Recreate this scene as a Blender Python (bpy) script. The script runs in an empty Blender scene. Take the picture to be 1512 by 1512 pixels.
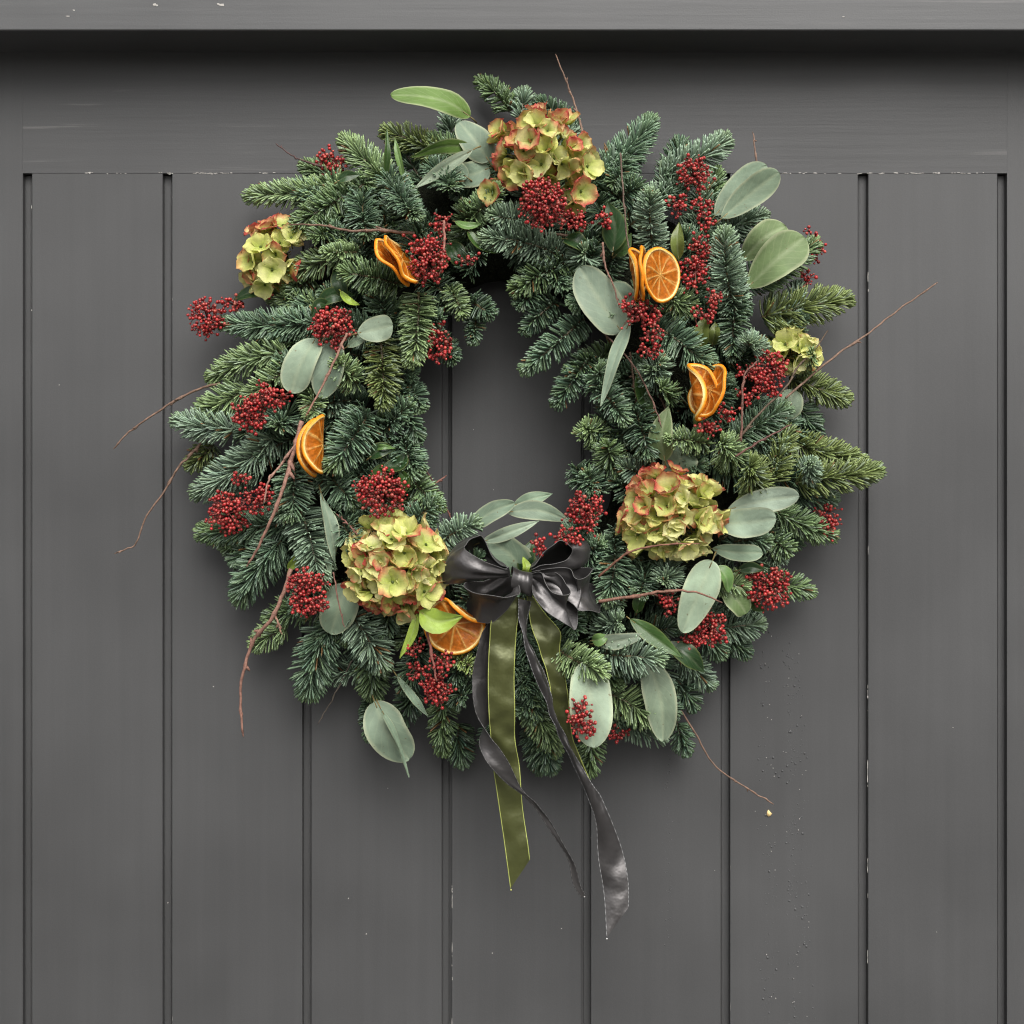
import bpy, math, random
import numpy as np
from mathutils import Vector, noise
R = math.radians
random.seed(7); rng = np.random.default_rng(7)

# ------------------------------------------------------------------ camera, sky, sun, exposure
sc = bpy.context.scene
C = sc.collection
PX = 1.0 / 1512.0          # one photo pixel on the door face, in metres (the frame is one metre wide)
CAM_D = 1.6                # camera to door face
Z0 = 1.5                   # height of the picture's centre
cam_d = bpy.data.cameras.new('camera'); cam = bpy.data.objects.new('camera', cam_d); C.objects.link(cam)
cam.location = (0, -CAM_D, Z0); cam.rotation_euler = (R(90), 0, 0)
cam_d.sensor_width = 36; cam_d.lens = 36 * CAM_D; cam_d.clip_start = 0.05; cam_d.clip_end = 200
sc.camera = cam

SUN_EL, SUN_AZ = 47, 14     # elevation; azimuth to the right of straight in front of the door
world = bpy.data.worlds.new('World'); sc.world = world; world.use_nodes = True
wn = world.node_tree; wn.nodes.clear()
sky = wn.nodes.new('ShaderNodeTexSky'); sky.sky_type = 'NISHITA'; sky.sun_disc = False
sky.sun_elevation = R(SUN_EL); sky.sun_rotation = R(180 - SUN_AZ); sky.dust_density = 6; sky.air_density = 1.0; sky.ozone_density = 1.0
hs = wn.nodes.new('ShaderNodeHueSaturation'); hs.inputs['Saturation'].default_value = 0.22      # overcast: nearly colourless
bg = wn.nodes.new('ShaderNodeBackground'); bg.inputs['Strength'].default_value = 0.09
wo = wn.nodes.new('ShaderNodeOutputWorld')
wn.links.new(sky.outputs[0], hs.inputs['Color']); wn.links.new(hs.outputs[0], bg.inputs['Color']); wn.links.new(bg.outputs[0], wo.inputs[0])
sun_d = bpy.data.lights.new('sun', 'SUN'); sun_d.energy = 1.5; sun_d.angle = R(52); sun_d.color = (1, .98, .95)
sun = bpy.data.objects.new('sun', sun_d); C.objects.link(sun); sun.location = (1, -3, 4)
_to = Vector((math.sin(R(SUN_AZ)) * math.cos(R(SUN_EL)), -math.cos(R(SUN_AZ)) * math.cos(R(SUN_EL)), math.sin(R(SUN_EL))))
sun.rotation_euler = _to.to_track_quat('Z', 'Y').to_euler()
vs = sc.view_settings; vs.view_transform = 'Standard'; vs.look = 'None'; vs.exposure = 0.88; vs.gamma = 1; vs.use_curve_mapping = False
sc.render.engine = 'CYCLES'
sc.cycles.max_bounces = 8; sc.cycles.diffuse_bounces = 4; sc.cycles.use_denoising = True; sc.cycles.filter_width = 1.15

# ------------------------------------------------------------------ helpers
DP = CAM_D / PX
def W(px, py, h):
    """the place (in photo-pixel units, x right, y up, z out of the door) of a point seen at px,py that stands h out of the door"""
    k = (DP - h) / DP
    return np.array(((px - 756) * k, (756 - py) * k, h), float)
def world_co(a):
    a = np.asarray(a, float).reshape(-1, 3)
    return np.stack((a[:, 0] * PX, -a[:, 2] * PX, a[:, 1] * PX + Z0), 1)
def nrm(v):
    v = np.asarray(v, float); return v / (np.linalg.norm(v, axis=-1, keepdims=True) + 1e-12)

class MB:
    """collects vertices (pixel units), faces, colours, material indices"""
    def __init__(s): s.v = []; s.f = []; s.c = []; s.m = []; s.n = 0; s.u = None
    def add(s, v, f, c, m=0):
        v = np.asarray(v, float).reshape(-1, 3); c = np.asarray(c, float)
        if c.ndim == 1: c = np.tile(c[:3], (len(v), 1))
        s.v.append(v); s.c.append(c[:, :3])
        for q in f: s.f.append([i + s.n for i in q]); s.m.append(m)
        s.n += len(v)
    def grid(s, P, col, m=0, closed=False, flip=False, uv=False):
        """P: (a,b,3) points; col (a,b,3) or one colour"""
        a, b = P.shape[:2]; f = []
        if uv:                                             # remember across (-1..1) and along (0..1) for the veins
            if s.u is None: s.u = []
            g = np.zeros((a, b, 3)); g[..., 0] = np.linspace(-1, 1, b)[None]; g[..., 1] = np.linspace(0, 1, a)[:, None]; s.u.append((s.n, g.reshape(-1, 3)))
        for i in range(a - 1):
            for j in range(b if closed else b - 1):
                q = [i * b + j, i * b + (j + 1) % b, (i + 1) * b + (j + 1) % b, (i + 1) * b + j]
                f.append(q[::-1] if flip else q)
        col = np.asarray(col, float)
        s.add(P.reshape(-1, 3), f, col.reshape(-1, 3) if col.ndim == 3 else col, m)
    def tube(s, pts, rad, col, sides=6, m=0, cap=True):
        pts = np.asarray(pts, float); n = len(pts); rad = np.broadcast_to(np.asarray(rad, float), (n,))
        T = nrm(np.gradient(pts, axis=0)); ref = np.array((.31, .2, .93))
        u = nrm(np.cross(T, ref)); w = np.cross(T, u)
        a = np.arange(sides) * 2 * math.pi / sides
        P = pts[:, None] + rad[:, None, None] * (np.cos(a)[None, :, None] * u[:, None] + np.sin(a)[None, :, None] * w[:, None])
        col = np.asarray(col, float)
        if col.ndim == 2: col = np.repeat(col[:, None], sides, 1)
        k = s.n; s.grid(P, col, m, closed=True)
        if cap:
            s.f.append([k + j for j in range(sides)][::-1]); s.m.append(m)
            s.f.append([k + (n - 1) * sides + j for j in range(sides)]); s.m.append(m)
    def build(s, name, mats, parent=None, smooth=True):
        me = bpy.data.meshes.new(name)
        me.from_pydata(world_co(np.concatenate(s.v)).tolist(), [], s.f)
        at = me.color_attributes.new('Col', 'FLOAT_COLOR', 'POINT')
        c = np.concatenate(s.c); at.data.foreach_set('color', np.concatenate((c, np.ones((len(c), 1))), 1).ravel())
        if s.u:
            g = np.zeros((s.n, 3)); g[:, 1] = -1
            for k, q in s.u: g[k:k + len(q)] = q
            me.attributes.new('blade', 'FLOAT_VECTOR', 'POINT').data.foreach_set('vector', g.ravel())
        for m in (mats if isinstance(mats, (list, tuple)) else [mats]): me.materials.append(m)
        me.polygons.foreach_set('material_index', s.m)
        me.polygons.foreach_set('use_smooth', [smooth] * len(s.f))
        return link(name, me, parent)
def link(name, me, parent=None):
    o = bpy.data.objects.new(name, me); C.objects.link(o)
    if parent is not None: o.parent = parent
    return o
def tag(o, label=None, cat=None, kind=None, group=None):
    for k, v in (('label', label), ('category', cat), ('kind', kind), ('group', group)):
        if v: o[k] = v
    return o
def spline(pts, n):
    """Catmull-Rom through pts"""
    p = np.asarray(pts, float); k = len(p)
    if k == 2: t = np.linspace(0, 1, n)[:, None]; return p[0] * (1 - t) + p[1] * t
    q = np.vstack((2 * p[0] - p[1], p, 2 * p[-1] - p[-2])); out = []
    for t in np.linspace(0, k - 1 - 1e-9, n):
        i = int(t); f = t - i; a, b, c, d = q[i:i + 4]
        out.append(.5 * (2 * b + (c - a) * f + (2 * a - 5 * b + 4 * c - d) * f * f + (3 * b - a - 3 * c + d) * f ** 3))
    return np.array(out)
def nz(x, y=0., z=0.): return noise.noise(Vector((x, y, z)))

# ------------------------------------------------------------------ materials
def mat(name, rough=.5, spec=.5, transl=0., coat=0., sheen=0., bump=None, var=None, col=None, vein=None):
    m = bpy.data.materials.new(name); m.use_nodes = True; t = m.node_tree; b = t.nodes['Principled BSDF']; out = t.nodes['Material Output']
    b.inputs['Roughness'].default_value = rough; b.inputs['Specular IOR Level'].default_value = spec
    b.inputs['Coat Weight'].default_value = coat; b.inputs['Coat Roughness'].default_value = .3
    b.inputs['Sheen Weight'].default_value = sheen
    if col: src = t.nodes.new('ShaderNodeRGB'); src.outputs[0].default_value = (*col, 1); cs = src.outputs[0]
    else: src = t.nodes.new('ShaderNodeAttribute'); src.attribute_name = 'Col'; cs = src.outputs['Color']
    tc = t.nodes.new('ShaderNodeTexCoord')
    if var:                                              # mottling of the colour itself: (scale, low, high)
        n = t.nodes.new('ShaderNodeTexNoise'); n.inputs['Scale'].default_value = var[0]; n.inputs['Detail'].default_value = 5
        t.links.new(tc.outputs['Object'], n.inputs['Vector'])
        mr = t.nodes.new('ShaderNodeMapRange'); mr.inputs[1].default_value = .3; mr.inputs[2].default_value = .7
        mr.inputs[3].default_value = var[1]; mr.inputs[4].default_value = var[2]; t.links.new(n.outputs[0], mr.inputs[0])
        mx = t.nodes.new('ShaderNodeVectorMath'); mx.operation = 'SCALE'
        t.links.new(cs, mx.inputs[0]); t.links.new(mr.outputs[0], mx.inputs['Scale']); cs = mx.outputs[0]
    vh = None
    if vein:                                             # (veins per blade, slant, paleness, spots)
        N, K = t.nodes.new, t.links.new
        def mth(op, a, b_=None, c_=None):
            q = N('ShaderNodeMath'); q.operation = op
            for i, z in enumerate((a, b_, c_)):
                if z is None: continue
                if isinstance(z, (int, float)): q.inputs[i].default_value = z
                else: K(z, q.inputs[i])
            return q.outputs[0]
        at = N('ShaderNodeAttribute'); at.attribute_name = 'blade'; sp = N('ShaderNodeSeparateXYZ'); K(at.outputs['Vector'], sp.inputs[0])
        wn_ = N('ShaderNodeTexNoise'); wn_.inputs['Scale'].default_value = 90; K(tc.outputs['Object'], wn_.inputs['Vector'])
        ph_ = mth('ADD', mth('SUBTRACT', mth('MULTIPLY', sp.outputs[1], vein[0]), mth('MULTIPLY', mth('ABSOLUTE', sp.outputs[0]), vein[1])), mth('MULTIPLY', wn_.outputs[0], .7))
        tri = mth('ABSOLUTE', mth('SUBTRACT', mth('FRACT', ph_), .5))
        line = mth('MULTIPLY', mth('MAXIMUM', mth('SUBTRACT', 1, mth('MULTIPLY', tri, 7)), 0), vein[2])
        mx2 = N('ShaderNodeMix'); mx2.data_type = 'RGBA'; mx2.inputs[7].default_value = (.55, .58, .36, 1); K(line, mx2.inputs[0]); K(cs, mx2.inputs[6]); cs = mx2.outputs[2]
        sn = N('ShaderNodeTexNoise'); sn.inputs['Scale'].default_value = 330; sn.inputs['Detail'].default_value = 2; K(tc.outputs['Object'], sn.inputs['Vector'])
        sm = N('ShaderNodeMapRange'); sm.inputs[1].default_value = .69; sm.inputs[2].default_value = .76; sm.inputs[4].default_value = vein[3]; K(sn.outputs[0], sm.inputs[0])
        mx3 = N('ShaderNodeMix'); mx3.data_type = 'RGBA'; mx3.inputs[7].default_value = (.13, .085, .035, 1); K(sm.outputs[0], mx3.inputs[0]); K(cs, mx3.inputs[6]); cs = mx3.outputs[2]
        vh = line
    t.links.new(cs, b.inputs['Base Color'])
    if bump:
        n = t.nodes.new('ShaderNodeTexNoise'); n.inputs['Scale'].default_value = bump[0]; n.inputs['Detail'].default_value = 4
        t.links.new(tc.outputs['Object'], n.inputs['Vector'])
        bp = t.nodes.new('ShaderNodeBump'); bp.inputs['Strength'].default_value = bump[1]; bp.inputs['Distance'].default_value = bump[2]
        t.links.new(n.outputs[0], bp.inputs['Height']); last = bp
        if vh is not None:
            bv = t.nodes.new('ShaderNodeBump'); bv.inputs['Strength'].default_value = .35; bv.inputs['Distance'].default_value = .0012
            t.links.new(vh, bv.inputs['Height']); t.links.new(bp.outputs[0], bv.inputs['Normal']); last = bv
        t.links.new(last.outputs[0], b.inputs['Normal'])
    if transl:
        tr = t.nodes.new('ShaderNodeBsdfTranslucent'); t.links.new(cs, tr.inputs['Color'])
        ms = t.nodes.new('ShaderNodeMixShader'); ms.inputs[0].default_value = transl
        t.links.new(b.outputs[0], ms.inputs[1]); t.links.new(tr.outputs[0], ms.inputs[2]); t.links.new(ms.outputs[0], out.inputs[0])
    return m
M_NEEDLE = mat('fir_needle', .38, .55, transl=.08)
M_EUC = mat('eucalyptus_leaf', .58, .3, transl=.14, var=(45, .78, 1.15), bump=(160, .25, .002), vein=(10, 2.4, .065, .6))
M_GLOSS = mat('glossy_leaf', .36, .4, transl=.12, var=(70, .75, 1.2), bump=(200, .2, .002), vein=(8, 2.2, .04, .25))
M_BERRY = mat('berry', .28, .5, var=(300, .75, 1.2))
M_TWIG = mat('twig_bark', .65, .3, var=(260, .6, 1.3), bump=(900, .4, .0008))
M_PETAL = mat('hydrangea_petal', .6, .2, transl=.36, var=(160, .78, 1.14), bump=(420, .3, .001), vein=(5, 3.2, .22, .6))
M_RIND = mat('orange_rind', .5, .4, transl=.08, var=(300, .8, 1.12), bump=(1000, .35, .0008))
M_FLESH = mat('orange_flesh', .38, .5, transl=.38, var=(260, .8, 1.15), bump=(300, .6, .0015))
M_MOSS = mat('moss', .9, .2, var=(200, .5, 1.5), bump=(400, 1, .004))
M_EDGE = mat('ribbon_edge', .5, .4)
def satin(name, col, rough, metal, sheen):
    m = mat(name, rough, .8, sheen=sheen, col=col, var=(35, .85, 1.15), bump=(26, .5, .007)); b = m.node_tree.nodes['Principled BSDF']
    b.inputs['Metallic'].default_value = metal; b.inputs['Anisotropic'].default_value = .5; b.inputs['Sheen Roughness'].default_value = .4
    return m
M_BLACK = satin('black_satin', (.092, .087, .086), .38, .75, .04)
M_OLIVE = satin('olive_satin', (.080, .088, .026), .42, .45, .05)

def paint(name, col, axis, rough=.42):
    """old gloss paint over wood: brush drag and grain along axis, worn paler streaks, dull patches"""
    m = bpy.data.materials.new(name); m.use_nodes = True; t = m.node_tree; b = t.nodes['Principled BSDF']; N = t.nodes.new; L = t.links.new
    tc = N('ShaderNodeTexCoord')
    mp = N('ShaderNodeMapping'); mp.inputs['Scale'].default_value = (5, 40, 150) if axis == 'x' else (90, 40, 2.5); L(tc.outputs['Object'], mp.inputs['Vector'])
    g = N('ShaderNodeTexNoise'); g.inputs['Scale'].default_value = 1; g.inputs['Detail'].default_value = 6; g.inputs['Roughness'].default_value = .6; L(mp.outputs[0], g.inputs['Vector'])
    big = N('ShaderNodeTexNoise'); big.inputs['Scale'].default_value = 5; big.inputs['Detail'].default_value = 3; L(tc.outputs['Object'], big.inputs['Vector'])
    fine = N('ShaderNodeTexNoise'); fine.inputs['Scale'].default_value = 700; fine.inputs['Detail'].default_value = 3; L(tc.outputs['Object'], fine.inputs['Vector'])
    def rr(src, a, b_, lo, hi):
        r = N('ShaderNodeMapRange'); r.inputs[1].default_value = a; r.inputs[2].default_value = b_; r.inputs[3].default_value = lo; r.inputs[4].default_value = hi; L(src, r.inputs[0]); return r.outputs[0]
    def mul(a, b_):
        q = N('ShaderNodeMath'); q.operation = 'MULTIPLY'; L(a, q.inputs[0]); L(b_, q.inputs[1]); return q.outputs[0]
    k = mul(mul(rr(big.outputs[0], .3, .7, .87, 1.11), rr(g.outputs[0], .3, .7, .94, 1.05)), rr(fine.outputs[0], .3, .7, .95, 1.05))
    sc_ = N('ShaderNodeVectorMath'); sc_.operation = 'SCALE'; sc_.inputs[0].default_value = col; L(k, sc_.inputs['Scale'])
    streak = mul(rr(g.outputs[0], .60, .70, 0, .3), rr(big.outputs[0], .48, .64, 0, 1))           # rubbed-through grain lines
    mx = N('ShaderNodeMix'); mx.data_type = 'RGBA'; mx.inputs[7].default_value = (.34, .32, .30, 1) ; L(sc_.outputs[0], mx.inputs[6]); L(streak if axis == 'x' else mul(streak, rr(big.outputs[0], .9, 1, 0, 1)), mx.inputs[0])
    L(mx.outputs[2], b.inputs['Base Color'])
    L(rr(big.outputs[0], .3, .7, rough - .05, rough + .08), b.inputs['Roughness'])
    b1 = N('ShaderNodeBump'); b1.inputs['Strength'].default_value = .16 if axis == 'x' else .04; b1.inputs['Distance'].default_value = .001; L(g.outputs[0], b1.inputs['Height'])
    b2 = N('ShaderNodeBump'); b2.inputs['Strength'].default_value = .06; b2.inputs['Distance'].default_value = .001; L(fine.outputs[0], b2.inputs['Height']); L(b1.outputs[0], b2.inputs['Normal'])
    L(b2.outputs[0], b.inputs['Normal'])
    return m
GREY = (.0570, .0572, .0575)
M_RAIL = paint('grey_paint_rail', GREY, 'x')
M_BOARD = paint('grey_paint_board', GREY, 'z')
M_BEAM = paint('grey_paint_beam', (.074, .0748, .0756), 'x', .4)
M_CHIP = mat('bare_wood_chip', .7, .3, col=(.42, .40, .37))
M_YELLOW = mat('yellow_fleck', .6, .3, col=(.75, .55, .25))

# ------------------------------------------------------------------ the door and the beam above it
def slab(name, x0, x1, y0, y1, h0, h1, m, parent, bev=1.2, bevy=None):
    """x0..x1, y0 (top) .. y1 (bottom) in door-face pixels, h0..h1 out of the door; front edges bevelled"""
    X0, X1, Y0, Y1 = x0 - 756, x1 - 756, 756 - y1, 756 - y0; b = bev; by = b if bevy is None else bevy; mb = MB(); rows = []
    for (d, h) in ((0, h0), (0, h1 - b), (.3, h1 - b * .3), (1, h1)):
        e = d * by; d = d * b; rows.append([(X0 + d, Y0 + e, h), (X1 - d, Y0 + e, h), (X1 - d, Y1 - e, h), (X0 + d, Y1 - e, h)])
    v = [p for r in rows for p in r]; f = []
    for i in range(3):
        for j in range(4): f.append([i * 4 + j, i * 4 + (j + 1) % 4, i * 4 + 4 + (j + 1) % 4, i * 4 + 4 + j])
    f.append([12, 13, 14, 15]); f.append([3, 2, 1, 0])
    mb.add(v, f, (.1, .1, .1)); return mb.build(name, m, parent, smooth=False)
door = bpy.data.objects.new('boarded_door', None); C.objects.link(door); door.location = (0, 0, 0)
door['kind'] = 'thing'; tag(door, 'dark grey painted door of wide vertical boards behind the wreath', 'door')
GR = [(33.5, 47), (240, 254), (446.5, 460), (652.5, 667), (858.5, 872.5), (1063.5, 1078), (1267, 1282), (1473, 1487)]
BOT = 2240
slab('stile', -560, 33.5, -60, BOT, -45, 0, M_BOARD, door, .15); slab('stile', 1487, 2070, -60, BOT, -45, 0, M_BOARD, door, .15)
slab('top_rail', 33.52, 1486.98, -60, 255.85, -45, 0.0, M_RAIL, door, .25)
for i in range(7): slab('board', GR[i][1], GR[i + 1][0], 256.05, BOT, -45, -0.2 + rng.uniform(-.3, .1), M_BOARD, door, 1.0, .2)
for i, (a, b) in enumerate(GR):
    slab('groove_strip', a + .05, b - .05, 257, BOT, -44, -12.5, M_BOARD, door, .3)
    c0 = b - 5.5 if i < 4 else a + 3.5
    slab('groove_bead', c0, c0 + 2.2, 259, BOT, -14, -11.3, M_BOARD, door, .7)
def chip(x, y, w, l, h=.35, h0=0):
    n = 7; a = np.arange(n) * 2 * math.pi / n
    r = 1 + rng.uniform(-.35, .35, n)
    top = np.stack((x - 756 + np.cos(a) * w * r, 756 - y + np.sin(a) * l * r, np.full(n, h0 + h)), 1); bot = top.copy(); bot[:, 2] = h0 - .4
    mb.add(np.vstack((top, bot)), [list(range(n))] + [[i, i + n, (i + 1) % n + n, (i + 1) % n] for i in range(n)], (.5, .5, .5))
beam = slab('lintel_beam', -620, 2130, -420, 85, 0.6, 108, M_BEAM, None, 2.2)
# the beam's lower edge stands 108 px out: seen from the camera it crosses the picture near its top
kk = (DP - 108) / DP
zc = (756 - 45) * kk
dz = (zc - (756 - 85)) * PX
beam.location.z = dz
mb = MB()
for (x, y, w, l) in ((228, 7, 2.6, 1.8), (232, 8, 1.5, 1), (327, 7, 4.6, 1.7), (322, 6, 2.2, 1.2), (109, 15, 1.6, 1.0), (100, 24, 3, .6), (1245, 25, 2, .8)):
    q = W(x, y, 108); n_ = len(mb.v); chip(0, 0, w, l, .5, 108); mb.v[-1] = mb.v[-1] + np.array((q[0] + 756, q[1] - 756, 0))
o = mb.build('paint_marks', M_CHIP, None, smooth=False); o.parent = beam; o.location.z = -dz; o['kind'] = 'stuff'
beam['kind'] = 'thing'; tag(beam, 'grey painted timber beam projecting over the top of the door', 'beam')

mb = MB(); mb.add([(-60000, -756 - 1512, -60), (60000, -756 - 1512, -60), (60000, -756 - 1512, 60000), (-60000, -756 - 1512, 60000)], [[3, 2, 1, 0]], (.3, .3, .3))  # unseen ground sheet, added to bounce light up onto the soffit and undersides
pav = mb.build('bounce_ground', mat('bounce_ground_grey', .85, .3, col=(.105, .102, .098), var=(3, .8, 1.2), bump=(60, .3, .01)), None, smooth=False); pav['kind'] = 'structure'
# chips where the paint has come off edges and joints, blisters under the paint of one board
mb = MB()
for (x, ya, yb, n) in ((1281.2, 960, 1512, 60), (667.6, 1110, 1512, 46), (254.6, 1440, 1512, 9), (1282, 300, 900, 16), (872.6, 1200, 1512, 8), (1078.4, 1200, 1500, 10), (46.5, 290, 480, 7), (254.6, 270, 480, 6)):
    for _ in range(int(n * 1.1)):
        y = rng.uniform(ya, yb)
        if nz(y * .018, x) > .05: chip(x + rng.normal(0, .2), y, rng.uniform(.2, .55), rng.choice([.7, 1.2, 2, 3.5, 7]), h0=-.7)
for (xa, xb, n) in ((285, 345, 26), (380, 405, 5), (235, 262, 6), (1150, 1290, 16), (1300, 1470, 26), (110, 200, 8)):
    for _ in range(n): chip(rng.uniform(xa, xb), 255.8 + rng.normal(0, .5), rng.uniform(1, 3.6), rng.uniform(.35, .8))
for _ in range(40):
    y = rng.uniform(940, 1512); chip(rng.choice([1134, 1166, 1182]) + (y - 1000) * .02 + rng.normal(0, 5), y, rng.uniform(.25, .6), rng.uniform(.25, .8), .9)
for _ in range(26): chip(rng.uniform(20, 1490), rng.uniform(300, 1500), rng.uniform(.4, .9), rng.uniform(.4, .9))
tag(mb.build('paint_chips', M_CHIP, door, smooth=False), kind='stuff')
mb = MB()
def blister(x, y, r):
    rings = [(1, 0), (.75, .35), (.35, .55)]; n = 7; P = []
    for (q, z) in rings:
        for j in range(n):
            a = j * 2 * math.pi / n; P.append((x - 756 + math.cos(a) * r * q, 756 - y + math.sin(a) * r * q * 1.2, z * r * 1.3 - .45))
    P.append((x - 756, 756 - y, .85 * r - .45)); f = []
    for i in range(2):
        for j in range(n): f.append([i * n + j, i * n + (j + 1) % n, (i + 1) * n + (j + 1) % n, (i + 1) * n + j])
    for j in range(n): f.append([2 * n + j, 2 * n + (j + 1) % n, 3 * n])
    mb.add(P, f, (.1, .1, .1))
for _ in range(1700):
    y = rng.uniform(930, 1530); s = rng.choice([0, 1, 1, 2]); x = (1132, 1164, 1178)[s] + (y - 1000) * (.008, .025, .03)[s] + rng.normal(0, 5 + 3 * (s == 0))
    if nz(x * .03, y * .02, 3) > -.15: blister(x, y, min(1.9, .35 + rng.exponential(.32)))
for _ in range(60): blister(rng.normal(986, 3.5), rng.uniform(1100, 1400), rng.uniform(.4, 1.0))
tag(mb.build('paint_blisters', M_BOARD, door), kind='stuff')
mb = MB(); chip(1135.5, 1201, 3.2, 4.4, 1.6); f = mb.build('yellow_fleck', M_YELLOW, door); tag(f, 'small pale yellow fleck stuck on the door paint')

# ------------------------------------------------------------------ the wreath
wreath = bpy.data.objects.new('christmas_wreath', None); C.objects.link(wreath); wreath.location = tuple(world_co([(0, 140, 0)])[0])
tag(wreath, 'round fir wreath with hydrangeas, berries, dried oranges and ribbon hanging on the door', 'wreath')
bpy.context.view_layer.update()
_inv = wreath.matrix_world.inverted()
def part(o, parent=None):
    o.parent = parent or wreath
    if parent is None: o.matrix_parent_inverse = _inv
    return o

CX, CY = 745, 615
HOLE = [(745, 425), (700, 470), (640, 520), (612, 575), (610, 650), (618, 715), (650, 762), (700, 790), (770, 800), (845, 760), (885, 715), (862, 650), (840, 590), (790, 540), (785, 470)]
OUTL = [(372, 288), (455, 243), (514, 206), (573, 190), (664, 163), (709, 121), (796, 150), (880, 195), (961, 179), (1069, 203), (1122, 300), (1202, 359), (1247, 444), (1200, 500), (1246, 587), (1195, 640), (1290, 697), (1228, 792), (1194, 870), (1115, 930), (1046, 1010), (1012, 1108), (871, 1137), (811, 1132), (682, 1121), (600, 1063), (547, 1030), (457, 1020), (380, 955), (356, 878), (300, 786), (284, 685), (265, 622), (303, 600), (316, 556), (335, 478), (395, 440), (420, 370)]
def polar(poly):
    q = sorted((math.atan2(CY - y, x - CX), math.hypot(x - CX, y - CY)) for x, y in poly)
    q = [(q[-1][0] - 2 * math.pi, q[-1][1])] + q + [(q[0][0] + 2 * math.pi, q[0][1])]
    a, r = zip(*q); return lambda th: float(np.interp(th, a, r))
RIN, ROUT = polar(HOLE), polar(OUTL)
def tpos(x, y):
    th = math.atan2(CY - y, x - CX); a, b = RIN(th), ROUT(th); return (math.hypot(x - CX, y - CY) - a) / (b - a)
def H(x, y):
    t = min(1, max(0, tpos(x, y))); return float(np.interp(t, (0, .12, .4, .7, 1), (122, 142, 150, 122, 46)))
def lift(x, y): return float(np.interp(min(1, max(0, tpos(x, y))), (0, .12, .4, .7, 1), (28, 30, 32, 26, 4)))

# moss ring on which everything is tied
P = []; n = 96
for i in range(n):
    th = -math.pi + 2 * math.pi * i / n; a, b = RIN(th), ROUT(th)
    a, b = np.mean([RIN(th + d) if abs(th + d) < math.pi else RIN(th) for d in (-.3, -.15, 0, .15, .3)]) + 22, 0
    rc = 285; row = []
    ra = max(a + 12, 190); rb = 375; rc = (ra + rb) / 2
    for j in range(20):
        q = 2 * math.pi * j / 20; k = 1 + .12 * nz(math.cos(th) * 6, math.sin(th) * 6, j * .7)
        rr = rc + math.cos(q) * (rb - ra) / 2 * k; hh = 42 + math.sin(q) * 34 * k
        row.append(W(CX + math.cos(th) * rr, CY - math.sin(th) * rr, hh))
    P.append(row)
P.append(P[0]); mb = MB(); mb.grid(np.array(P), np.array((.010, .012, .006)), closed=True); part(mb.build('moss_base', M_MOSS))

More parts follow.
